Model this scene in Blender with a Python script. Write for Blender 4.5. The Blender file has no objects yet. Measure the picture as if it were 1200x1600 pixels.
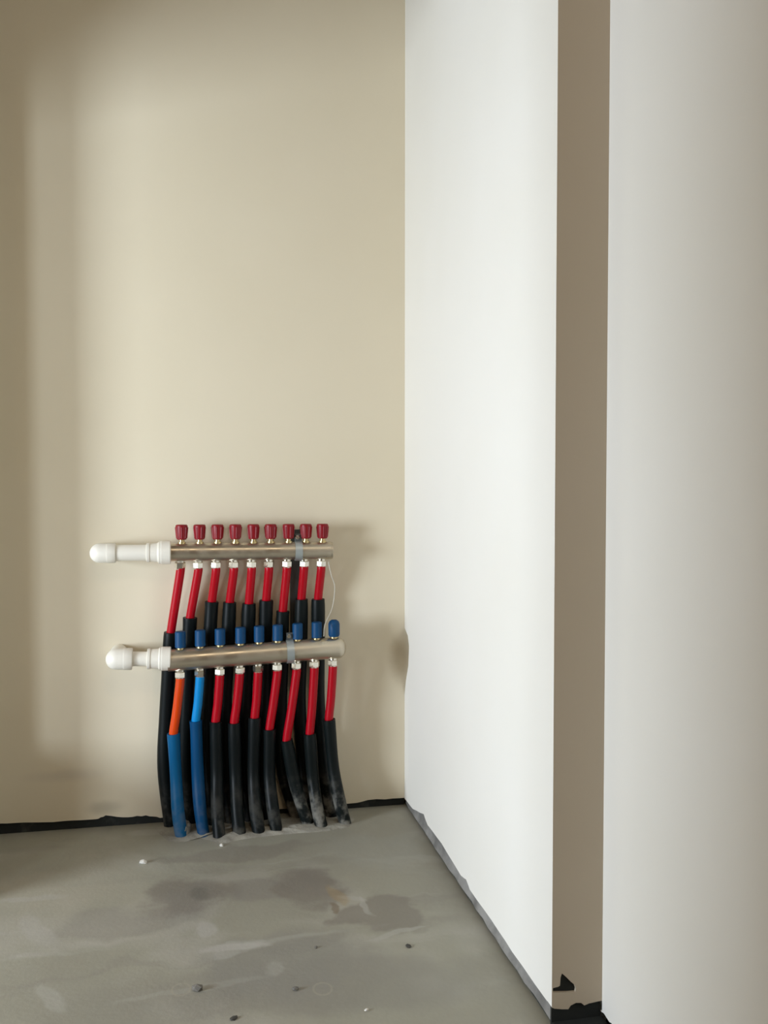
import bpy, bmesh, math, random
from mathutils import Vector, Matrix, noise

random.seed(7)
scene = bpy.context.scene
C = scene.collection

# ------------------------------------------------------------------ camera
F = 1450.0                      # focal length in pixels of the 1200x1600 frame
H = 0.68                        # camera height
PITCH = math.atan(50 / F)       # looking slightly down
YAW = math.atan(303 / F)        # turned a little to the right of the back wall's normal
fwd = Vector((math.sin(YAW) * math.cos(PITCH), math.cos(YAW) * math.cos(PITCH), -math.sin(PITCH)))
rgt = Vector((math.cos(YAW), -math.sin(YAW), 0))
upv = rgt.cross(fwd)

def ray(px, py):
    return fwd + rgt * ((px - 600) / F) + upv * ((800 - py) / F)

_d = ray(632, 1258)             # foot of the room corner = world origin
_t = -H / _d.z
CAM = Vector((-_d.x * _t, -_d.y * _t, H))

cam_data = bpy.data.cameras.new('camera')
cam = bpy.data.objects.new('camera', cam_data)
C.objects.link(cam)
cam_data.sensor_fit = 'HORIZONTAL'
cam_data.sensor_width = 36
cam_data.lens = F / 1200 * 36
cam_data.clip_start = 0.02
cam.matrix_world = Matrix.Translation(CAM) @ Matrix((rgt, upv, -fwd)).transposed().to_4x4()
scene.camera = cam

def on_y(px, py, y):            # point seen at a pixel, standing y away from the back wall
    d = ray(px, py); return CAM + d * ((y - CAM.y) / d.y)
def on_x(px, py, x):
    d = ray(px, py); return CAM + d * ((x - CAM.x) / d.x)
def on_z(px, py, z=0.0):
    d = ray(px, py); return CAM + d * ((z - CAM.z) / d.z)

# ------------------------------------------------------------------ world, lights, exposure
world = bpy.data.worlds.new('world'); scene.world = world
world.use_nodes = True
world.node_tree.nodes['Background'].inputs[0].default_value = (0.80, 0.90, 1.0, 1)
world.node_tree.nodes['Background'].inputs[1].default_value = 1.0

WIN_X, WIN_Z0, WIN_Z1 = -2.40, 0.25, 0.92
SIDE_OPENINGS = [(-1.54, -0.92, 104), (-3.40, -2.40, 60)]      # y range and W per square metre; second opening added to light back wall
def area(name, loc, rot, sx, sy, power, col):
    l = bpy.data.lights.new(name, 'AREA'); l.shape = 'RECTANGLE'
    l.size = sx; l.size_y = sy; l.energy = power; l.color = col
    o = bpy.data.objects.new(name, l); C.objects.link(o)
    o.location = loc; o.rotation_euler = rot
    return o
# daylight of the side window, plus an added second opening (area lights fill the openings, facing +x)
for y0, y1, e in SIDE_OPENINGS:
    area('window_daylight', (WIN_X + 0.03, (y0 + y1) / 2, (WIN_Z0 + WIN_Z1) / 2), (0, -math.pi / 2, 0),
         WIN_Z1 - WIN_Z0, y1 - y0, e * (WIN_Z1 - WIN_Z0) * (y1 - y0), (0.80, 0.895, 1.0))

FILL_POS = (-0.25, -2.55, 2.50)              # unseen warm fill light, added behind the camera
area('ceiling_lamp_light', (FILL_POS[0], FILL_POS[1], FILL_POS[2] - 0.012), (0, 0, 0), 0.36, 0.36, 8.0, (1.0, 0.82, 0.60))

vs = scene.view_settings
vs.view_transform = 'Standard'; vs.look = 'None'; vs.exposure = 0.40; vs.gamma = 1.0
vs.use_curve_mapping = False

# ------------------------------------------------------------------ helpers
def prop(o, label=None, cat=None, group=None, kind=None):
    if label: o['label'] = label
    if cat: o['category'] = cat
    if group: o['group'] = group
    if kind: o['kind'] = kind
    return o

def empty(name, loc):
    o = bpy.data.objects.new(name, None); C.objects.link(o)
    o.empty_display_size = 0.05; o.location = loc
    return o

def link(name, me, mat=None, parent=None, smooth=False):
    o = bpy.data.objects.new(name, me); C.objects.link(o)
    if mat is not None and not me.materials: me.materials.append(mat)
    if smooth:
        for p in me.polygons: p.use_smooth = True
    if parent is not None:
        o.parent = parent
        o.matrix_parent_inverse = Matrix.Translation(-parent_world(parent))
    return o

def parent_world(p):            # parts are modelled in world coordinates, so a part's own origin is the world's
    return p.location.copy() if p.parent is None else Vector((0, 0, 0))

def from_bm(name, bm, mat, parent=None, smooth=False, sharp=40):
    bmesh.ops.recalc_face_normals(bm, faces=bm.faces)
    me = bpy.data.meshes.new(name)
    bm.to_mesh(me); bm.free()
    o = link(name, me, mat, parent, smooth)
    if smooth:
        me.set_sharp_from_angle(angle=math.radians(sharp))
    return o

def add_box(bm, a, b, bevel=0.0):
    r = bmesh.ops.create_cube(bm, size=1.0)
    a, b = Vector(a), Vector(b)
    for v in r['verts']:
        v.co = Vector(((a[i] + b[i]) / 2 + v.co[i] * (b[i] - a[i]) for i in range(3)))
    if bevel:
        es = list({e for v in r['verts'] for e in v.link_edges})
        bmesh.ops.bevel(bm, geom=es, offset=bevel, segments=2, affect='EDGES', profile=0.5)

def frame_for(d):
    d = d.normalized()
    a = Vector((0, 0, 1)) if abs(d.z) < 0.9 else Vector((1, 0, 0))
    u = d.cross(a).normalized(); v = d.cross(u).normalized()
    return u, v

def add_lathe(bm, org, axis, prof, seg=24, twist=0.0, cap=True):
    """prof: list of (distance along axis, radius)"""
    axis = axis.normalized(); u, v = frame_for(axis)
    rings = []
    for t, r in prof:
        rings.append([bm.verts.new(org + axis * t + (u * math.cos(twist + 2 * math.pi * k / seg) + v * math.sin(twist + 2 * math.pi * k / seg)) * r) for k in range(seg)])
    for a, b in zip(rings, rings[1:]):
        for k in range(seg):
            bm.faces.new((a[k], a[(k + 1) % seg], b[(k + 1) % seg], b[k]))
    if cap:
        bm.faces.new(rings[0]); bm.faces.new(rings[-1])

def smooth_path(pts, n=8):
    """Catmull-Rom through pts"""
    P = [pts[0] * 2 - pts[1]] + list(pts) + [pts[-1] * 2 - pts[-2]]
    out = []
    for i in range(1, len(P) - 2):
        p0, p1, p2, p3 = P[i - 1:i + 3]
        for k in range(n):
            t = k / n
            out.append(0.5 * ((2 * p1) + (p2 - p0) * t + (2 * p0 - 5 * p1 + 4 * p2 - p3) * t * t + (3 * p1 - p0 - 3 * p2 + p3) * t ** 3))
    out.append(pts[-1].copy())
    return out

def add_tube(bm, pts, r, seg=14, cap=True, wob=None):
    rings = []
    d = (pts[1] - pts[0]).normalized(); u, v = frame_for(d)
    for i, p in enumerate(pts):
        a = pts[max(i - 1, 0)]; b = pts[min(i + 1, len(pts) - 1)]
        t = (b - a).normalized()
        u = (u - t * u.dot(t)).normalized(); v = t.cross(u)
        rr = r if not callable(r) else r(i / (len(pts) - 1))
        rings.append([bm.verts.new(p + (u * math.cos(2 * math.pi * k / seg) + v * math.sin(2 * math.pi * k / seg)) * rr) for k in range(seg)])
    for a, b in zip(rings, rings[1:]):
        for k in range(seg):
            bm.faces.new((a[k], a[(k + 1) % seg], b[(k + 1) % seg], b[k]))
    if cap:
        bm.faces.new(rings[0]); bm.faces.new(rings[-1])

def slab_mesh(name, loops, half, fn):
    """polygon with holes, extruded by half on both sides; fn maps (u, v, w) to the world"""
    cu = bpy.data.curves.new(name, 'CURVE'); cu.dimensions = '2D'; cu.fill_mode = 'BOTH'; cu.extrude = half
    for lp in loops:
        s = cu.splines.new('POLY'); s.points.add(len(lp) - 1); s.use_cyclic_u = True
        for p, (a, b) in zip(s.points, lp): p.co = (a, b, 0, 1)
    ob = bpy.data.objects.new(name, cu); C.objects.link(ob)
    dg = bpy.context.evaluated_depsgraph_get(); dg.update()
    me = bpy.data.meshes.new_from_object(ob.evaluated_get(dg))
    bpy.data.objects.remove(ob); bpy.data.curves.remove(cu)
    me.name = name
    for v in me.vertices: v.co = fn(*v.co)
    bm = bmesh.new(); bm.from_mesh(me)
    bmesh.ops.remove_doubles(bm, verts=bm.verts, dist=1e-5)
    bmesh.ops.recalc_face_normals(bm, faces=bm.faces)
    bm.to_mesh(me); bm.free()
    me.materials.clear()
    for p in me.polygons: p.use_smooth = False
    return me

# ------------------------------------------------------------------ materials
def new_mat(name, col, rough=0.5, metal=0.0, spec=0.5):
    m = bpy.data.materials.new(name); m.use_nodes = True
    b = m.node_tree.nodes['Principled BSDF']
    b.inputs['Base Color'].default_value = (*col, 1)
    b.inputs['Roughness'].default_value = rough
    b.inputs['Metallic'].default_value = metal
    b.inputs['Specular IOR Level'].default_value = spec
    return m

class NT:
    def __init__(s, m):
        s.t = m.node_tree; s.b = s.t.nodes['Principled BSDF']
        s.geo = s.t.nodes.new('ShaderNodeNewGeometry')
    def n(s, kind, **kw):
        x = s.t.nodes.new(kind)
        for k, v in kw.items(): setattr(x, k, v)
        return x
    def l(s, a, b): s.t.links.new(a, b)
    def noise(s, scale, detail=4, rough=0.55, vec=None, dist=0.0):
        x = s.n('ShaderNodeTexNoise'); x.inputs['Scale'].default_value = scale
        x.inputs['Detail'].default_value = detail; x.inputs['Roughness'].default_value = rough
        x.inputs['Distortion'].default_value = dist
        s.l(vec if vec is not None else s.geo.outputs['Position'], x.inputs['Vector'])
        return x.outputs['Fac']
    def ramp(s, v, a, b, lo=0.0, hi=1.0):
        x = s.n('ShaderNodeMapRange'); x.interpolation_type = 'SMOOTHSTEP'
        x.inputs['From Min'].default_value = a; x.inputs['From Max'].default_value = b
        x.inputs['To Min'].default_value = lo; x.inputs['To Max'].default_value = hi
        s.l(v, x.inputs['Value']); return x.outputs['Result']
    def math(s, op, a, b=None, c=None):
        x = s.n('ShaderNodeMath', operation=op)
        for i, q in enumerate((a, b, c)):
            if q is None: continue
            if isinstance(q, (int, float)): x.inputs[i].default_value = q
            else: s.l(q, x.inputs[i])
        return x.outputs[0]
    def mix(s, fac, a, b):
        x = s.n('ShaderNodeMix', data_type='RGBA')
        for sock, q in ((x.inputs['Factor'], fac), (x.inputs['A'], a), (x.inputs['B'], b)):
            if isinstance(q, tuple): sock.default_value = (*q, 1)
            elif isinstance(q, (int, float)): sock.default_value = q
            else: s.l(q, sock)
        return x.outputs['Result']
    def spot(s, centre, scale, rot=0.0, soft=(0.6, 1.0), warp=None, warp_amt=0.0, pos=None):
        """soft-edged ellipsoidal mark around a world point; 1 inside, 0 outside"""
        sub = s.n('ShaderNodeVectorMath', operation='SUBTRACT')
        s.l(pos if pos is not None else s.geo.outputs['Position'], sub.inputs[0]); sub.inputs[1].default_value = centre
        vr = s.n('ShaderNodeVectorRotate', rotation_type='Z_AXIS'); s.l(sub.outputs[0], vr.inputs['Vector'])
        vr.inputs['Angle'].default_value = -rot
        dv = s.n('ShaderNodeVectorMath', operation='DIVIDE'); s.l(vr.outputs[0], dv.inputs[0]); dv.inputs[1].default_value = scale
        ln = s.n('ShaderNodeVectorMath', operation='LENGTH'); s.l(dv.outputs[0], ln.inputs[0])
        d = ln.outputs['Value']
        if warp is not None:
            d = s.math('MULTIPLY_ADD', warp, warp_amt, s.math('SUBTRACT', d, warp_amt * 0.5))
        return s.ramp(d, soft[0], soft[1], 1.0, 0.0)
    def bump(s, h, strength, dist=0.01):
        x = s.n('ShaderNodeBump'); x.inputs['Strength'].default_value = strength; x.inputs['Distance'].default_value = dist
        s.l(h, x.inputs['Height']); s.l(x.outputs[0], s.b.inputs['Normal'])
    def color(s, c): s.l(c, s.b.inputs['Base Color'])

WHITE = (0.86, 0.84, 0.785)
BEIGE = (0.78, 0.705, 0.545)
def wall_mat(name, WALL, marks=()):
    m = new_mat(name, WALL, 0.75, 0, 0.3); k = NT(m)
    n1 = k.noise(1.6, 3); n2 = k.noise(60, 3); n3 = k.noise(7, 4)
    col = k.mix(k.ramp(n1, 0.35, 0.7), WALL, (WALL[0] * 0.965, WALL[1] * 0.96, WALL[2] * 0.94))
    w = k.noise(18, 3)
    for ctr, sc, colr, amt in marks:
        f = k.math('MULTIPLY', k.spot(ctr, sc, 0, (0.15, 1.0), w, 0.5), amt)
        col = k.mix(f, col, colr)
    k.color(col)
    h = k.math('ADD', k.math('MULTIPLY', n2, 0.15), n3)
    k.bump(h, 0.12, 0.006)
    return m

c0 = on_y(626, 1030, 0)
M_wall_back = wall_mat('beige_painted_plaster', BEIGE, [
    (tuple(c0), (0.036, 0.03, 0.065), (0.44, 0.355, 0.23), 0.85),  # soft brown mark in the corner beside the gouge
    (tuple(on_y(100, 1212, 0)), (0.10, 0.05, 0.018), (0.55, 0.50, 0.42), 0.35),
    (tuple(on_y(165, 1262, 0)), (0.05, 0.05, 0.02), (0.40, 0.36, 0.27), 0.5),
])
M_wall = wall_mat('white_painted_plaster', WHITE)
M_step = wall_mat('bare_skim_plaster', (0.50, 0.430, 0.335))  # even tone, darker than the other walls
M_raw = new_mat('bare_plaster', (0.40, 0.345, 0.26), 0.9)
k = NT(M_raw); k.color(k.mix(k.ramp(k.noise(4, 5), 0.35, 0.7), (0.46, 0.32, 0.185), (0.37, 0.26, 0.155)))
M_core = new_mat('wall_core', (0.20, 0.19, 0.17), 0.9)
M_black = new_mat('black_edge_foam', (0.012, 0.015, 0.014), 0.85)  # black edge strips; shade of the open gaps and holes put into the colour
k = NT(M_black); k.color(k.mix(k.ramp(k.noise(30, 4), 0.55, 0.75), (0.010, 0.013, 0.012), (0.045, 0.048, 0.042)))
M_strip = new_mat('grey_edge_mortar', (0.25, 0.25, 0.245), 0.9)
k = NT(M_strip); k.color(k.mix(k.ramp(k.noise(14, 5), 0.35, 0.7), (0.31, 0.30, 0.28), (0.15, 0.145, 0.135))); k.bump(k.noise(45, 4), 0.5, 0.004)

def floor_mat():
    m = new_mat('cement_screed', (0.30, 0.29, 0.26), 0.5, 0, 0.45); k = NT(m)
    big = k.noise(2.4, 3, 0.5, dist=0.3); mid = k.noise(6, 3, 0.5, dist=0.35); fine = k.noise(140, 3)
    base = (0.345, 0.337, 0.275)
    col = k.mix(k.ramp(big, 0.35, 0.68), base, (0.30, 0.29, 0.24))
    col = k.mix(k.math('MULTIPLY', k.ramp(mid, 0.48, 0.68), 0.7), col, (0.42, 0.41, 0.36))
    w = k.noise(14, 4, 0.6)
    def warped(scale, amt):                 # wander the edges of the stains
        n = k.n('ShaderNodeTexNoise'); n.inputs['Scale'].default_value = scale; n.inputs['Detail'].default_value = 4
        k.l(k.geo.outputs['Position'], n.inputs['Vector'])
        a = k.n('ShaderNodeVectorMath', operation='SUBTRACT'); k.l(n.outputs['Color'], a.inputs[0]); a.inputs[1].default_value = (0.5, 0.5, 0.5)
        b = k.n('ShaderNodeVectorMath', operation='MULTIPLY_ADD'); k.l(a.outputs[0], b.inputs[0]); b.inputs[1].default_value = (amt, amt, 0)
        k.l(k.geo.outputs['Position'], b.inputs[2]); return b.outputs[0]
    wp = warped(9, 0.17); ws = warped(16, 0.035)
    # faint trowel sweeps: noise stretched along two directions
    for ang, sc, amt, colr in ((0.15, (2.2, 14, 1), 0.45, (0.44, 0.43, 0.385)), (-0.5, (3, 15, 1), 0.35, (0.25, 0.238, 0.205))):
        mp = k.n('ShaderNodeMapping'); mp.inputs['Rotation'].default_value = (0, 0, ang); mp.inputs['Scale'].default_value = sc
        k.l(wp, mp.inputs['Vector'])
        col = k.mix(k.math('MULTIPLY', k.ramp(k.noise(1.0, 3, 0.5, vec=mp.outputs[0]), 0.56, 0.72), amt), col, colr)
    def st(px, py, rx, ry, colr, amt, rot=0.0, soft=(0.55, 1.0), wa=0.6):
        nonlocal col
        p = on_z(px, py)
        f = k.math('MULTIPLY', k.spot((p.x, p.y, 0), (rx * 1.1, ry * 1.1, 1), rot, (soft[0], soft[1]), w, wa, wp if min(rx, ry) > 0.025 else ws), amt)
        col = k.mix(f, col, colr)
    dark = (0.215, 0.195, 0.165); pale = (0.46, 0.455, 0.42)
    st(430, 1545, 0.30, 0.09, (0.25, 0.24, 0.21), 0.6, 0, (0.2, 1.0))
    st(640, 1540, 0.22, 0.07, (0.27, 0.262, 0.225), 0.5, 0, (0.2, 1.0))
    st(60, 1400, 0.2, 0.12, (0.41, 0.385, 0.31), 0.6, 0, (0.2, 1.0))
    st(390, 1368, 0.07, 0.04, (0.38, 0.365, 0.32), 0.6)
    st(570, 1330, 0.10, 0.10, (0.33, 0.33, 0.29), 0.5)
    st(290, 1395, 0.085, 0.075, dark, 0.75)
    st(370, 1330, 0.17, 0.035, dark, 0.45)
    st(430, 1390, 0.12, 0.05, (0.25, 0.235, 0.21), 0.6)
    st(485, 1390, 0.05, 0.07, dark, 0.7)
    st(590, 1425, 0.07, 0.06, dark, 0.65, 0, (0.75, 1.0), 0.25)
    st(310, 1395, 0.018, 0.03, (0.17, 0.165, 0.14), 0.6, 0, (0.5, 1.0), 0.3)
    st(440, 1500, 0.13, 0.10, (0.26, 0.255, 0.23), 0.55)
    st(190, 1440, 0.13, 0.05, (0.26, 0.245, 0.215), 0.5)
    st(370, 1480, 0.055, 0.012, pale, 0.8)
    st(360, 1483, 0.03, 0.03, pale, 0.5)
    st(320, 1452, 0.018, 0.03, pale, 0.7)
    st(300, 1545, 0.11, 0.010, pale, 0.25, 0.1)
    st(60, 1493, 0.12, 0.009, pale, 0.4, 0.03, (0.1, 1.0), 1.0)
    st(60, 1455, 0.02, 0.07, pale, 0.45, 0.5)
    st(80, 1560, 0.014, 0.05, pale, 0.4, 0.5)
    st(50, 1405, 0.06, 0.012, pale, 0.4)
    st(620, 1458, 0.06, 0.007, pale, 0.45, 0.25)
    st(570, 1415, 0.006, 0.04, pale, 0.55, 0.2)
    st(440, 1467, 0.17, 0.010, pale, 0.35, 0.06, (0.1, 1.0), 1.1)
    st(550, 1405, 0.03, 0.010, pale, 0.45, -0.5)
    st(240, 1300, 0.05, 0.02, pale, 0.35)
    st(527, 1400, 0.013, 0.045, (0.36, 0.27, 0.15), 0.5, 0.1)
    st(523, 1420, 0.006, 0.022, (0.18, 0.13, 0.08), 0.6, 0.1)
    st(428, 1512, 0.016, 0.022, pale, 0.3)
    for px, py, r in ((504, 1545, 0.016), (283, 1546, 0.016)):       # pale rings left by drips
        p = on_z(px, py)
        a = k.spot((p.x, p.y, 0), (r, r * 1.2, 1), 0, (0.80, 0.92)); b = k.spot((p.x, p.y, 0), (r, r * 1.2, 1), 0, (0.60, 0.75))
        col = k.mix(k.math('MULTIPLY', k.math('SUBTRACT', a, b), 0.4), col, (0.42, 0.38, 0.31))
    k.color(col)
    k.l(k.ramp(mid, 0.35, 0.7, 0.62, 0.40), k.b.inputs['Roughness'])
    k.bump(k.math('ADD', k.math('MULTIPLY', fine, 0.10), k.math('ADD', big, mid)), 0.25, 0.012)
    return m
M_floor = floor_mat()

M_steel = new_mat('brushed_nickel', (0.60, 0.54, 0.43), 0.3, 0.92)
k = NT(M_steel); k.l(k.ramp(k.noise(25, 4), 0.3, 0.7, 0.26, 0.42), k.b.inputs['Roughness'])
M_chrome = new_mat('chromed_nut', (0.80, 0.77, 0.68), 0.22, 0.95)
M_brass = new_mat('brass_stem', (0.62, 0.50, 0.26), 0.35, 0.9)
M_redcap = new_mat('red_plastic_cap', (0.25, 0.004, 0.010), 0.42, 0, 0.35)
M_bluecap = new_mat('blue_plastic_cap', (0.002, 0.058, 0.165), 0.5, 0, 0.3)
M_red = new_mat('red_pipe', (0.42, 0.001, 0.010), 0.34, 0, 0.25)
M_orange = new_mat('orange_pipe', (0.68, 0.060, 0.003), 0.34, 0, 0.25)
M_sky = new_mat('light_blue_pipe', (0.002, 0.24, 0.60), 0.34, 0, 0.25)
M_white = new_mat('white_polypropylene', (0.85, 0.815, 0.725), 0.4)
M_clamp = new_mat('galvanised_clamp', (0.50, 0.56, 0.57), 0.42, 0.7)
M_plate = new_mat('dark_bracket_plate', (0.10, 0.11, 0.11), 0.5, 0.5)
M_wire = new_mat('pale_wire', (0.62, 0.60, 0.52), 0.5)
M_mortar = new_mat('dried_mortar', (0.36, 0.345, 0.30), 0.9)
k = NT(M_mortar); k.color(k.mix(k.ramp(k.noise(20, 5), 0.35, 0.7), (0.38, 0.367, 0.315), (0.25, 0.24, 0.205))); k.bump(k.noise(60, 5), 0.6, 0.006)
M_pebble = new_mat('grey_pebble', (0.16, 0.15, 0.13), 0.8)
M_crumb = new_mat('white_plaster_crumb', (0.70, 0.68, 0.62), 0.9)
M_chip = new_mat('dark_chip', (0.06, 0.058, 0.05), 0.8)
M_frame = new_mat('white_window_frame', (0.75, 0.75, 0.73), 0.4)
M_glass = new_mat('window_glass', (0.9, 0.95, 0.95), 0.02)
M_glass.node_tree.nodes['Principled BSDF'].inputs['Transmission Weight'].default_value = 1.0

def sleeve_mat(name, col, dust):
    m = new_mat(name, col, 0.5, 0, 0.17); k = NT(m)
    sep = k.n('ShaderNodeSeparateXYZ'); k.l(k.geo.outputs['Position'], sep.inputs[0])
    low = k.ramp(sep.outputs['Z'], 0.0, 0.11, 1.0, 0.0)
    f = k.math('MULTIPLY', low, k.ramp(k.noise(38, 4), 0.42, 0.66))
    k.color(k.mix(k.math('MULTIPLY', f, dust), col, (0.33, 0.32, 0.28)))
    k.l(k.ramp(f, 0, 1, 0.42, 0.9), k.b.inputs['Roughness'])
    return m
M_sleeve = sleeve_mat('black_foam_sleeve', (0.004, 0.0065, 0.007), 0.2)
M_sleeve_blue = sleeve_mat('blue_sleeve', (0.002, 0.088, 0.215), 0.2)
M_sleeve_navy = sleeve_mat('dark_blue_sleeve', (0.002, 0.056, 0.155), 0.15)
M_sleeve_dusty = sleeve_mat('dusty_black_sleeve', (0.005, 0.008, 0.008), 0.7)

# ------------------------------------------------------------------ the setting
CEIL = 2.60
X_W2 = on_z(934, 1588).x + 0.0            # face of the nearer stretch of right wall
Y_END = on_x(862, 1593, 0.0).y            # where the far stretch of right wall ends
X_WING = on_y(-14, 1000, 0).x             # left end of the back wall in this recess
T = 0.015                                  # plaster thickness

def jag(pts, amp, n):
    out = []
    for (a, b), (c, d) in zip(pts, pts[1:]):
        for i in range(n):
            t = i / n
            out.append((a + (c - a) * t, b + (d - b) * t + (random.uniform(-amp, amp) if 0 < i else 0)))
    out.append(pts[-1]); return out

# floor
bm = bmesh.new(); add_box(bm, (-3.6, -3.7, -0.12), (1.8, 0.25, 0.0))
prop(from_bm('floor', bm, M_floor), kind='structure')
bm = bmesh.new(); add_box(bm, (-3.6, -3.7, CEIL), (1.8, 0.25, CEIL + 0.1))
prop(from_bm('ceiling', bm, M_raw), kind='structure')

# back wall: plaster sheet with a ragged lower edge over a dark core
def bp(px, py): p = on_y(px, py, 0); return (p.x, p.z)
bottom = [bp(-40, 1287), bp(60, 1285), bp(150, 1280), bp(165, 1274), bp(200, 1277), bp(228, 1274), bp(250, 1278), bp(420, 1265), bp(552, 1255), bp(575, 1250), bp(627, 1247)]
bottom = jag(bottom, 0.0012, 4)
x_l = WIN_X - 0.1
loop = [(0.12, CEIL), (x_l, CEIL), (x_l, bottom[0][1])] + bottom + [(0.12, bottom[-1][1])]
me = slab_mesh('wall_back', [loop], T / 2, lambda u, v, w: (u, T / 2 + w, v))
wall_back = prop(link('wall_back', me, M_wall_back), kind='structure')
bm = bmesh.new(); add_box(bm, (WIN_X - 0.1, T + 0.004, 0.0), (0.3, 0.16, CEIL))
from_bm('wall_core', bm, M_core, wall_back)
bm = bmesh.new(); add_box(bm, (WIN_X - 0.1, 0.004, 0.0), (0.0, T + 0.003, 0.040))
# keep the dark gap strip below the plaster edge (it sits behind the ragged edge)
for v in bm.verts:
    if v.co.z > 0.02 and v.co.y < 0.01: v.co.y = 0.0075
prop(from_bm('trim_1', bm, M_black), kind='structure')

# right wall, far stretch: plaster with a gouge beside the corner and a ragged foot
def rp(px, py): p = on_x(px, py, 0); return (p.y, p.z)
edge = [rp(633, 1249), rp(645, 1264), rp(662, 1272), rp(668, 1289), rp(690, 1318), rp(720, 1368), rp(728, 1374), rp(734, 1390), rp(768, 1438), rp(800, 1487), rp(830, 1530), rp(861, 1573)]
edge = [(0.0, edge[0][1])] + edge[1:-2] + [(Y_END + T, rp(856, 1566)[1])]
edge = jag(edge, 0.0010, 3)
gz = [on_y(632, y, 0).z for y in (1085, 1062, 1035, 1005, 990)]
gouge = [(0.0, gz[0]), (-0.012, gz[1]), (-0.034, gz[2]), (-0.040, gz[3]), (-0.030, gz[4]), (0.0, gz[4] + 0.012)]
loop = list(edge) + [(Y_END + T, CEIL), (0.0, CEIL)] + gouge[::-1]
me = slab_mesh('wall_right', [loop], T / 2, lambda u, v, w: (T / 2 + w, u, v))
wall_right = prop(link('wall_right', me, M_wall), kind='structure')
bm = bmesh.new(); add_box(bm, (T + 0.002, Y_END + T + 0.004, 0.0), (X_W2 + 0.14, 0.0, CEIL))
from_bm('wall_core', bm, M_wall, wall_right)
bm = bmesh.new()
n = 26                                    # grey mortar fillet along the foot of the wall
ys = [(Y_END + 0.006) * i / n for i in range(n + 1)]
rows = []
for i, y in enumerate(ys):
    h = 0.036 + random.uniform(-0.003, 0.003)
    rows.append([bm.verts.new(c) for c in ((0.0125, y, 0.005), (0.003 - random.uniform(0, 0.003), y, 0.005), (0.005, y, 0.013), (0.0095, y, h), (0.0125, y, h))])
for a, b in zip(rows, rows[1:]):
    for j in range(5): bm.faces.new((a[j], a[(j + 1) % 5], b[(j + 1) % 5], b[j]))
bm.faces.new(rows[0]); bm.faces.new(rows[-1])
prop(from_bm('trim_2', bm, M_strip), kind='structure')

bm = bmesh.new(); add_box(bm, (0.0045, Y_END + 0.006, 0.0), (0.0125, -0.001, 0.005))
prop(from_bm('trim_6', bm, M_black), kind='structure')

# the narrow step facing the camera, with holes broken into its plaster foot
def fp(px, py): p = on_y(px, py, Y_END); return (p.x, p.z)
ft = [fp(862, 1574), fp(866, 1576), fp(878, 1577), fp(888, 1577), fp(892, 1571), fp(900, 1567), fp(908, 1567), fp(913, 1571), fp(920, 1568), fp(927, 1565)]
ft = [(0.0, ft[0][1])] + ft[1:-1] + [(X_W2, ft[-1][1])]
hole = [fp(864, 1551), fp(864, 1544), fp(872, 1542), fp(875, 1540), fp(876, 1527), fp(878, 1521), fp(884, 1526), fp(892, 1534), fp(898, 1539), fp(900, 1545), fp(899, 1550), fp(885, 1551)]
loop = ft + [(X_W2, CEIL), (0.0, CEIL)]
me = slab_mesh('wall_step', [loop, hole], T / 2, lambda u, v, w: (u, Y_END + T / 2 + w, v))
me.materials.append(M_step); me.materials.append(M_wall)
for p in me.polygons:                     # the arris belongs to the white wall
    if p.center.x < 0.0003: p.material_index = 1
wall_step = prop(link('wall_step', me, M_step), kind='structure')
bm = bmesh.new(); add_box(bm, (0.0015, Y_END + 0.004, 0.0), (X_W2 - 0.0005, Y_END + 0.008, 0.085))  # black panel gives the hole its shaded inside
add_box(bm, (0.001, Y_END - 0.014, 0.0), (X_W2 + 0.002, Y_END + 0.0035, 0.006), 0.0015)
prop(from_bm('trim_3', bm, M_black), kind='structure')

# right wall, near stretch (its foot lifts off the floor in the same ragged way)
Y_OUT = -1.36
def np_(px, py): p = on_x(px, py, X_W2); return (p.y, p.z)
e2 = [(Y_END, np_(934, 1572)[1]), np_(938, 1578), np_(944, 1584), np_(952, 1597), np_(960, 1604), (Y_OUT, 0.02)]
e2 = jag(e2, 0.001, 3)
loop = e2 + [(Y_OUT, CEIL), (Y_END, CEIL)]
me = slab_mesh('wall_right_near', [loop], T / 2, lambda u, v, w: (X_W2 + T / 2 + w, u, v))
wall_near = prop(link('wall_right_near', me, M_wall), kind='structure')
bm = bmesh.new(); add_box(bm, (X_W2 + T + 0.002, Y_OUT, 0.0), (X_W2 + 0.14, Y_END, CEIL))
from_bm('wall_core', bm, M_wall, wall_near)
bm = bmesh.new(); add_box(bm, (X_W2 + 0.005, Y_OUT + 0.001, 0.0), (X_W2 + T + 0.001, Y_END - 0.001, 0.045))
prop(from_bm('trim_4', bm, M_black), kind='structure')

# the rest of the place, out of the picture: side room, rear room, and added blockers that shape the light
PIER = -0.14
bm = bmesh.new(); add_box(bm, (X_WING - 0.12, PIER, 0), (X_WING, -0.0005, CEIL))  # unseen pier, placed to darken the left end of the back wall
prop(from_bm('wall_pier', bm, M_wall), kind='structure')
bm = bmesh.new(); add_box(bm, (X_WING - 0.16, -0.33, 0), (X_WING - 0.02, PIER - 0.0005, 0.19), 0.004)
prop(from_bm('trim_5', bm, M_raw), kind='structure')          # low unseen kerb added to shade the floor at the left
PART_X, PART_Y = -1.05, -1.094
bm = bmesh.new(); add_box(bm, (PART_X - 0.1, -3.5, 0), (PART_X, PART_Y, CEIL))  # unseen partition, placed to shade the step and near right wall
prop(from_bm('wall_partition', bm, M_raw), kind='structure')
bm = bmesh.new(); add_box(bm, (PART_X - 0.1, PART_Y, 1.25), (PART_X, -0.0005, CEIL))  # unseen low lintel, added to dim the upper part of the walls
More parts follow.
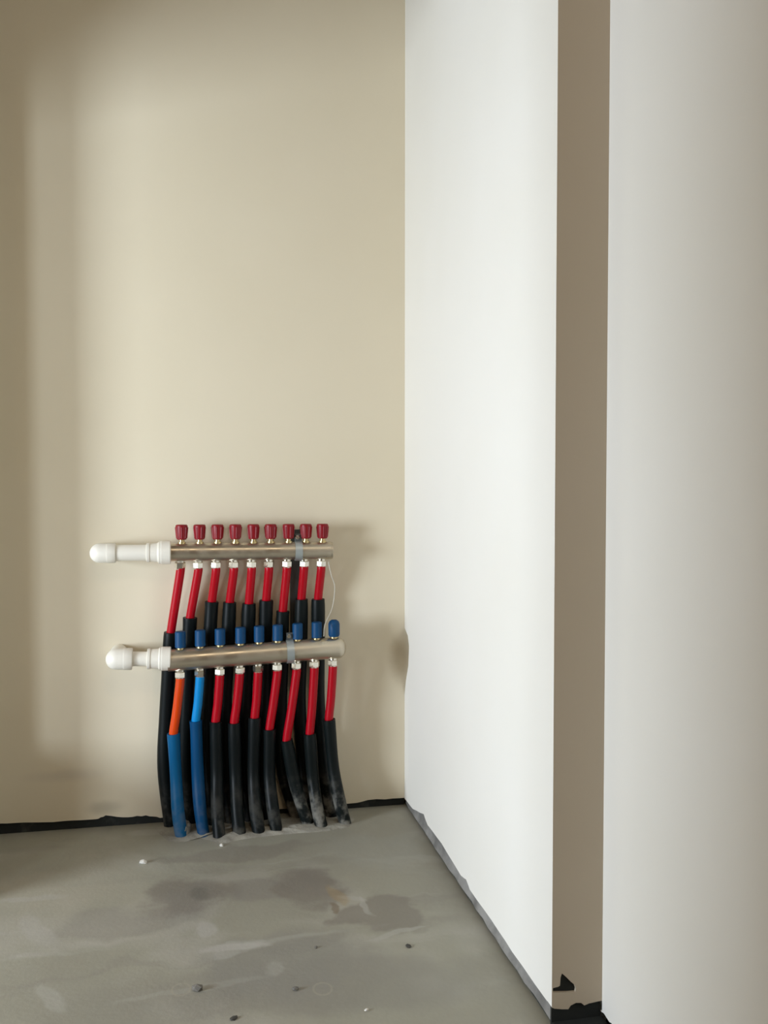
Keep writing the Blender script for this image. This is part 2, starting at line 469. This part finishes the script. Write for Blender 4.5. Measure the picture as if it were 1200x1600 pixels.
prop(from_bm('wall_lintel', bm, M_wall), kind='structure')
bm = bmesh.new(); add_box(bm, (X_W2 + T, Y_OUT, 0), (1.6, Y_OUT + 0.12, CEIL))
prop(from_bm('wall_front_right', bm, M_raw), kind='structure')
bm = bmesh.new(); add_box(bm, (1.6, -3.6, 0), (1.72, Y_OUT + 0.12, CEIL))
prop(from_bm('wall_side', bm, M_raw), kind='structure')
bm = bmesh.new(); add_box(bm, (WIN_X - 0.12, -3.62, 0), (1.72, -3.5, CEIL))
prop(from_bm('wall_rear', bm, M_raw), kind='structure')
holes = [[(y0, WIN_Z0), (y1, WIN_Z0), (y1, WIN_Z1), (y0, WIN_Z1)] for y0, y1, e in SIDE_OPENINGS]
me = slab_mesh('wall_left', [[(-3.5, 0), (0.0, 0), (0.0, CEIL), (-3.5, CEIL)]] + holes, 0.05, lambda u, v, w: (WIN_X - 0.05 + w, u, v))
prop(link('wall_left', me, M_raw), kind='structure')
for i, (y0, y1, e) in enumerate(SIDE_OPENINGS):
    w1 = prop(empty('window_%d' % (i + 1), (WIN_X - 0.06, (y0 + y1) / 2, WIN_Z0)), kind='structure')
    bm = bmesh.new()
    for a, b in (((y0, WIN_Z0), (y0 + 0.04, WIN_Z1)), ((y1 - 0.04, WIN_Z0), (y1, WIN_Z1)),
                 ((y0 + 0.04, WIN_Z0), (y1 - 0.04, WIN_Z0 + 0.04)), ((y0 + 0.04, WIN_Z1 - 0.04), (y1 - 0.04, WIN_Z1))):
        add_box(bm, (WIN_X - 0.085, a[0], a[1]), (WIN_X - 0.045, b[0], b[1]))
    from_bm('window_frame', bm, M_frame, w1)
    bm = bmesh.new(); add_box(bm, (WIN_X - 0.068, y0 + 0.04, WIN_Z0 + 0.04), (WIN_X - 0.062, y1 - 0.04, WIN_Z1 - 0.04))
    from_bm('pane', bm, M_glass, w1)

fill_panel = prop(empty('ceiling_lamp', (FILL_POS[0], FILL_POS[1], CEIL)), 'square warm ceiling lamp in the rear room', 'lamp')  # made-up housing around the added fill light
bm = bmesh.new(); add_box(bm, (FILL_POS[0] - 0.06, FILL_POS[1] - 0.06, FILL_POS[2] + 0.03), (FILL_POS[0] + 0.06, FILL_POS[1] + 0.06, CEIL), 0.004)
from_bm('base', bm, M_frame, fill_panel)
bm = bmesh.new(); add_box(bm, (FILL_POS[0] - 0.2, FILL_POS[1] - 0.2, FILL_POS[2]), (FILL_POS[0] + 0.2, FILL_POS[1] + 0.2, FILL_POS[2] + 0.03), 0.006)
from_bm('lamp_housing', bm, M_frame, fill_panel)

# ------------------------------------------------------------------ the two manifolds
YU, YL = -0.045, -0.066                    # distance of each bar's axis from the wall
ru = 0.0175
UA, UB = on_y(262, 863, YU), on_y(519, 860, YU)
LA, LB = on_y(262, 1032, YL), on_y(528, 1012, YL)
rl = 0.0210
ORD = ['first', 'second', 'third', 'fourth', 'fifth', 'sixth', 'seventh', 'eighth', 'ninth']

def lerp(a, b, t): return a + (b - a) * t

def at_px(A, B, px):
    """point of the bar's axis seen at picture column px"""
    lo, hi = -1.5, 1.5
    for _ in range(40):
        m = (lo + hi) / 2; p = lerp(A, B, m) - CAM
        x = 600 + F * p.dot(rgt) / p.dot(fwd)
        if x < px: lo = m
        else: hi = m
    return lerp(A, B, lo)

def make_manifold(A, B, r, label, upper):
    ax = (B - A).normalized()
    root = prop(empty('heating_manifold', (A + B) / 2), label, 'manifold', 'manifolds on the back wall')
    bm = bmesh.new()
    L = (B - A).length
    if upper:
        prof = [(0, r), (L - 0.004, r), (L - 0.0035, r * 0.93), (L, r * 0.93)]
    else:
        prof = [(0, r)] + [(L + r * 0.75 * math.sin(t), r * math.cos(t) if t < 1.5 else 0.002) for t in [i * math.pi / 2 / 6 for i in range(7)]]
    add_lathe(bm, A, ax, prof, 32)
    from_bm('bar', bm, M_steel, root, True)
    up = Vector((0, 0, 1))
    xs_c = [284, 312, 340, 368, 396, 423, 451, 478, 504] if upper else [282, 313, 344, 376, 405, 434, 465, 495, 522]
    xs_n = [282, 310, 338, 366, 394, 421, 449, 476, 503] if upper else [282, 313, 344, 375, 404, 434, 464, 492, 521]
    tops = []
    for i, px in enumerate(xs_c):
        p = at_px(A, B, px)
        bm = bmesh.new()
        add_lathe(bm, p, up, [(r * 0.8, 0.0075), (r + 0.002, 0.0075), (r + 0.002, 0.0050), (r + 0.012, 0.0050)], 12)
        st = from_bm('valve_stem', bm, M_brass, root, True)
        bm = bmesh.new()
        if upper:                                     # square-shouldered red cap, narrowing downwards, with grip ribs
            base = p + up * (r + 0.0065)
            add_lathe(bm, base, up, [(0, 0.0075), (0.001, 0.0095), (0.008, 0.0107), (0.022, 0.0118), (0.0270, 0.0116), (0.0290, 0.0100)], 16, random.random())
            for v in bm.verts:                          # ribs
                d = v.co - base; d.z = 0
            cap = from_bm('valve_cap', bm, M_redcap, root, True, 25)
            bm = bmesh.new()
            for q in range(8):
                a = q * math.pi / 4 + 0.3 * i
                dv = Vector((math.cos(a), math.sin(a), 0))
                add_tube(bm, [base + up * 0.003 + dv * 0.0098, base + up * 0.024 + dv * 0.0118], 0.0012, 6)
            from_bm('grip_rib', bm, M_redcap, cap, True)
        else:
            base = p + up * (r + 0.002)
            hgt = 0.031 if i < 8 else 0.033
            rr = 0.0100 if i < 8 else 0.0113
            if i < 8:
                prof = [(0, rr * 0.92), (0.001, rr), (hgt - 0.0015, rr), (hgt, rr - 0.0015)]
            else:
                prof = [(0, rr * 0.85), (0.004, rr), (hgt - 0.008, rr), (hgt - 0.003, rr * 0.82), (hgt, rr * 0.45)]
            add_lathe(bm, base, up, prof, 20)
            from_bm('valve_cap', bm, M_bluecap, root, True, 35)
    for i, px in enumerate(xs_n):
        p = at_px(A, B, px)
        dn = Vector((-0.03, 0.10 if upper else 0.02, -1)).normalized()
        bm = bmesh.new()
        add_lathe(bm, p, dn, [(r * 0.8, 0.0075), (r + 0.003, 0.0075)], 14)
        add_lathe(bm, p, dn, [(r + 0.002, 0.0090), (r + 0.0035, 0.0102), (r + 0.0125, 0.0102), (r + 0.014, 0.0088)], 6, random.random() * 1.0)
        add_lathe(bm, p, dn, [(r + 0.013, 0.0085), (r + 0.0165, 0.0080)], 14)
        from_bm('outlet_nut', bm, M_chrome, root, False)
        tops.append((p + dn * (r + 0.015), dn))
    return root, tops

upper, tops_u = make_manifold(UA, UB, ru, 'upper nickel heating manifold bar with nine red valve caps', True)
lower, tops_l = make_manifold(LA, LB, rl, 'lower nickel heating manifold bar with nine blue valve caps', False)

# ------------------------------------------------------------------ white plastic connections into the wall
def make_connection(A, B, y, el, label, px_pipe, px_ad, px_col, rad):
    """el: picture columns of the elbow's rounded end and mouth; rad: radii elbow, pipe, adapter, collar"""
    ax = (B - A).normalized()
    P = lambda px: at_px(A, B, px)
    pe = P(el[0]); pm = P(el[1]); re, rp_, ra, rc = rad
    root = prop(empty('supply_pipe', (pe.x, 0.0, pe.z)), label, 'pipe', 'white pipe connections beside the manifolds')
    # elbow: from the wall, round the bend, to the socket mouth
    cx = pe + ax * re
    bm = bmesh.new()
    add_tube(bm, [Vector((cx.x, -0.0008, cx.z)), Vector((cx.x, y * 0.5, cx.z)), cx], re * 0.86, 24)
    Lm = (pm - cx).length
    prof = [(-re * math.cos(t), max(re * math.sin(t), 0.0006)) for t in [q * math.pi / 2 / 8 for q in range(9)]]
    add_lathe(bm, cx, ax, prof + [(Lm * 0.45, re), (Lm * 0.46, re * 1.035), (Lm - 0.002, re * 1.035), (Lm, re * 0.97)], 28)
    from_bm('elbow', bm, M_white, root, True, 50)
    bm = bmesh.new()
    L = (P(px_ad[0]) - pm).length
    add_lathe(bm, pm - ax * 0.008, ax, [(0, rp_), (L + 0.014, rp_)], 24)
    from_bm('pipe', bm, M_white, root, True)
    bm = bmesh.new(); p0 = P(px_ad[0]); L = (P(px_ad[1]) - p0).length
    add_lathe(bm, p0, ax, [(0, ra * 0.96), (0.0008, ra * 1.05), (0.0052, ra * 1.05), (0.0060, ra * 0.98), (L - 0.005, ra * 1.03), (L - 0.003, ra * 1.10), (L + 0.001, ra * 1.13)], 32)
    from_bm('adapter', bm, M_white, root, True, 22)
    bm = bmesh.new(); p0 = P(px_col[0]); L = (P(px_col[1]) - p0).length
    add_lathe(bm, p0, ax, [(0, rc * 0.90), (0.0006, rc * 0.97), (0.004, rc * 0.97), (0.0048, rc), (L - 0.0015, rc), (L, rc * 0.95)], 32)
    from_bm('collar', bm, M_white, root, True, 22)
    return root

axu = (UB - UA)
make_connection(UA, UB, YU, (140, 181), 'long white plastic pipe connection left of the red-capped upper manifold', None, (229, 250), (248, 267), (0.0185, 0.0155, 0.0178, 0.0228))
# the lower connection runs level from the bar's left end
LLA = on_y(166, 1030, YL); LLB = on_y(267, 1029, YL)
make_connection(LLA, LLB, YL, (165, 207), 'short white plastic pipe connection left of the blue-capped lower manifold', None, (230, 252), (249, 267), (0.0200, 0.0138, 0.0186, 0.0228))

# ------------------------------------------------------------------ floor heating pipes
def make_pipe(top, dn, red_pts, sleeve_pts, mat, smat, label, group, name='heating_pipe', r=0.0085, rs=0.0122):
    foot = sleeve_pts[-1]
    root = prop(empty(name, (foot.x, foot.y, 0)), label, 'pipe', group)
    bm = bmesh.new()
    path = smooth_path([top, top + dn * 0.01] + red_pts + [sleeve_pts[1]], 5)
    add_tube(bm, path, r, 14)
    from_bm('pipe', bm, mat, root, True)
    bm = bmesh.new()
    sp = smooth_path(sleeve_pts, 8)
    add_tube(bm, sp, lambda t: rs * (1.0 + 0.04 * math.sin(9 * t + foot.x * 40)), 16)
    from_bm('sleeve', bm, smat, root, True)
    return root

# upper manifold: red pipes that bend back towards the wall and pass behind the lower bar
up_end = [(267, 988), (297, 965), (331, 940), (359, 941), (389, 943), (416, 938), (442, 955), (471, 936), (497, 936)]
up_mid = [(259, 1120), (291, 1110), (322, 1100), (352, 1100), (384, 1100), (413, 1100), (438, 1110), (468, 1100), (498, 1100)]
up_low = [(257, 1200), (290, 1200), (326, 1200), (356, 1200), (388, 1200), (410, 1200), (441, 1200), (475, 1200), (504, 1195)]
up_foot = [(268, 1291), (299, 1290), (330, 1291), (360, 1287), (391, 1284), (419, 1281), (466, 1279), (492, 1278), (518, 1276)]
for i in range(9):
    t, dn = tops_u[i]
    e = on_y(*up_end[i], -0.026); e2 = on_y(*up_mid[i], -0.0165); e3 = on_y(*up_low[i], -0.0165)
    ff = on_z(*up_foot[i]); ff.z = -0.004; ff.y = min(ff.y, -0.016)
    lab = ['red heating pipe in a black sleeve under the first red cap, beside the white collar'] + \
          ['red heating pipe in a black sleeve under the %s red cap from the white collar' % ORD[j] for j in range(1, 8)] + \
          ['red heating pipe in a black sleeve under the last red cap from the white collar']
    make_pipe(t, dn, [e], [e, lerp(e, e2, 0.12), lerp(e, e2, 0.5), e2, e3, ff], M_red, M_sleeve if i < 6 else M_sleeve_dusty, lab[i], 'pipes hanging from the upper manifold', rs=0.0134)

lo_end = [(271, 1146), (306, 1126), (337, 1127), (366, 1129), (398, 1121), (421, 1139), (448, 1156), (484, 1146), (514, 1124)]
lo_mid = [(275, 1215), (309, 1210), (339, 1210), (368, 1210), (396, 1210), (421, 1215), (460, 1220), (489, 1215), (521, 1200)]
lo_foot = [(284, 1307), (319, 1306), (343, 1309), (375, 1305), (405, 1302), (433, 1299), (484, 1289), (503, 1292), (540, 1286)]
lo_mat = [M_orange, M_sky] + [M_red] * 7
lo_sl = [M_sleeve_blue, M_sleeve_navy] + [M_sleeve] * 4 + [M_sleeve_dusty] * 3
lo_lab = ['orange heating pipe in a bright blue sleeve under the first blue cap',
          'light blue heating pipe in a dark blue sleeve under the second blue cap'] + \
         ['red heating pipe in a black sleeve under the %s blue cap, white collar end first' % ORD[j] for j in range(2, 8)] + \
         ['red heating pipe in a black sleeve under the last, round-topped blue cap']
for i in range(9):
    t, dn = tops_l[i]
    e = on_y(*lo_end[i], -0.060); m_ = on_y(*lo_mid[i], -0.056)
    ff = on_z(*lo_foot[i]); ff.z = -0.004
    make_pipe(t, dn, [lerp(t, e, 0.6) + Vector((0.001, 0, 0)), e], [e, lerp(e, m_, 0.25), m_, lerp(m_, ff, 0.55) + Vector((-0.002, -0.002, 0)), ff], lo_mat[i], lo_sl[i], lo_lab[i], 'pipes hanging from the lower manifold', rs=0.0122 if i > 1 else 0.0118)

# ------------------------------------------------------------------ mounting bracket and wire
pu = at_px(UA, UB, 466); pl = at_px(LA, LB, 453)
br = prop(empty('mounting_bracket', (pu.x, 0, pl.z)), 'galvanised mounting bracket clamping both manifold bars to the wall', 'bracket')
bm = bmesh.new()
add_box(bm, (pu.x - 0.012, -0.004, pl.z - 0.05), (pu.x + 0.012, -0.0005, pu.z + 0.04), 0.001)
add_box(bm, (pu.x - 0.004, YU + ru + 0.001, pu.z - 0.006), (pu.x + 0.004, -0.003, pu.z + 0.006))
add_box(bm, (pl.x - 0.004, YL + rl + 0.001, pl.z - 0.006), (pl.x + 0.004, -0.003, pl.z + 0.006))
from_bm('back_plate', bm, M_plate, br)
for p, r, A, B in ((pu, ru, UA, UB), (pl, rl, LA, LB)):
    ax = (B - A).normalized()
    bm = bmesh.new()
    add_lathe(bm, p - ax * 0.007, ax, [(0, r + 0.0004), (0.0, r + 0.0022), (0.014, r + 0.0022), (0.014, r + 0.0004)], 30, cap=False)
    cl = from_bm('clamp', bm, M_clamp, br, True, 30)
    bm = bmesh.new()
    add_box(bm, p + Vector((-0.007, -0.002, r + 0.001)), p + Vector((0.007, 0.004, r + 0.016)), 0.001)
    from_bm('clamp_lug', bm, M_plate, cl)
    bm = bmesh.new()
    add_lathe(bm, p + Vector((-0.002, -0.001, r + 0.0095)), Vector((0, -1, 0)), [(0, 0.0045), (0.005, 0.0045), (0.006, 0.0035)], 6)
    add_lathe(bm, p + Vector((-0.002, 0.006, r + 0.0095)), Vector((0, -1, 0)), [(0, 0.0025), (0.01, 0.0025)], 10)
    from_bm('bolt', bm, M_chrome, cl)

wpts = [on_y(513, 878, -0.066), on_y(518, 900, -0.058), on_y(523, 918, -0.05), on_y(519, 950, -0.05), on_y(508, 975, -0.08), on_y(506, 994, -0.105)]
bm = bmesh.new(); add_tube(bm, smooth_path(wpts, 8), 0.0009, 8)
prop(from_bm('tie_wire', bm, M_wire, None, True), 'thin pale wire hanging between the free ends of both manifold bars', 'wire')

# ------------------------------------------------------------------ mortar at the pipe feet
def mortar(name, pts, hmax, label, seed, rings=7):
    """low lumpy patch: outline given as floor pixels"""
    rnd = random.Random(seed)
    P = [on_z(*p) for p in pts]
    P = smooth_path(P + [P[0]], 6)[:-1]
    c = sum(P, Vector()) / len(P)
    bm = bmesh.new(); prev = None
    for k_ in range(rings + 1):
        s = 1 - k_ / (rings + 0.6)
        z = hmax * (1 - s ** 2.2)
        ring = [bm.verts.new((c.x + (p.x - c.x) * s, min(c.y + (p.y - c.y) * s, 0.003), (z * (0.75 + 0.7 * noise.noise(Vector((p.x * s * 38 + seed, p.y * s * 60, 0.3 * k_)))) if k_ else -0.001))) for p in P]
        if prev:
            for j in range(len(P)):
                bm.faces.new((prev[j], prev[(j + 1) % len(P)], ring[(j + 1) % len(P)], ring[j]))
        prev = ring
    bm.faces.new(prev)
    return prop(from_bm(name, bm, M_mortar, None, True, 80), label, 'mortar')

mortar('mortar_patch', [(236, 1294), (252, 1312), (282, 1316), (306, 1310), (345, 1318), (380, 1312), (430, 1306), (470, 1302), (515, 1299), (552, 1291), (556, 1276), (500, 1272), (420, 1276), (330, 1281), (262, 1286)], 0.010,
       'grey lumpy cement mortar patch around the feet of the pipes', 3)
def lump(name, px, py, r, h, mat, label, cat, group=None, seed=0, sub=2):
    rnd = random.Random(seed)
    p = on_z(px, py)
    bm = bmesh.new(); bmesh.ops.create_icosphere(bm, subdivisions=sub, radius=1.0)
    a = rnd.uniform(0, 6.28); ca, sa = math.cos(a), math.sin(a)
    for v in bm.verts:
        q = v.co * rnd.uniform(0.78, 1.15)
        x, y, z = q.x * r * 1.25, q.y * r * 0.85, max(q.z, -0.55) * h / 1.55
        v.co = Vector((p.x + x * ca - y * sa, p.y + x * sa + y * ca, z))
    zmin = min(v.co.z for v in bm.verts)
    for v in bm.verts: v.co.z -= zmin
    return prop(from_bm(name, bm, mat), label, cat, group)

lump('mortar_lump', 289, 1303, 0.014, 0.026, M_mortar, 'pale mortar lump curled against the foot of the bright blue sleeve', 'mortar', seed=4, sub=3)
lump('pebble', 308, 1547, 0.0070, 0.009, M_pebble, 'dark grey angular pebble on the floor, the largest of the loose debris', 'pebble', seed=11, sub=1)
lump('pebble', 462, 1547, 0.0042, 0.005, M_pebble, 'small grey pebble on the floor near the pale drip ring', 'pebble', seed=12, sub=1)
lump('floor_chip', 638, 1479, 0.0055, 0.003, M_chip, 'flat dark chip lying on the floor towards the right wall', 'chip', seed=13, sub=1)
lump('floor_chip', 365, 1592, 0.0050, 0.003, M_chip, 'flat dark chip lying on the floor before the angular pebble', 'chip', seed=14, sub=1)
lump('plaster_crumb', 224, 1349, 0.0060, 0.007, M_crumb, 'white plaster crumb on the floor in front of the white pipe connections', 'crumb', seed=15, sub=1)
lump('plaster_crumb', 346, 1322, 0.0045, 0.005, M_crumb, 'white plaster crumb on the floor before the third black-sleeved pipe foot', 'crumb', seed=16, sub=1)
lump('plaster_crumb', 573, 1579, 0.0030, 0.003, M_crumb, 'tiny white plaster crumb alone on bare floor', 'crumb', seed=17, sub=1)
lump('pebble', 494, 1481, 0.0030, 0.003, M_pebble, 'tiny grey pebble on the floor beyond the pale drip ring', 'pebble', seed=18, sub=1)
lump('plaster_crumb', 905, 1594, 0.0035, 0.004, M_crumb, 'tiny white plaster crumb at the foot of the narrow grey wall step', 'crumb', seed=19, sub=1)
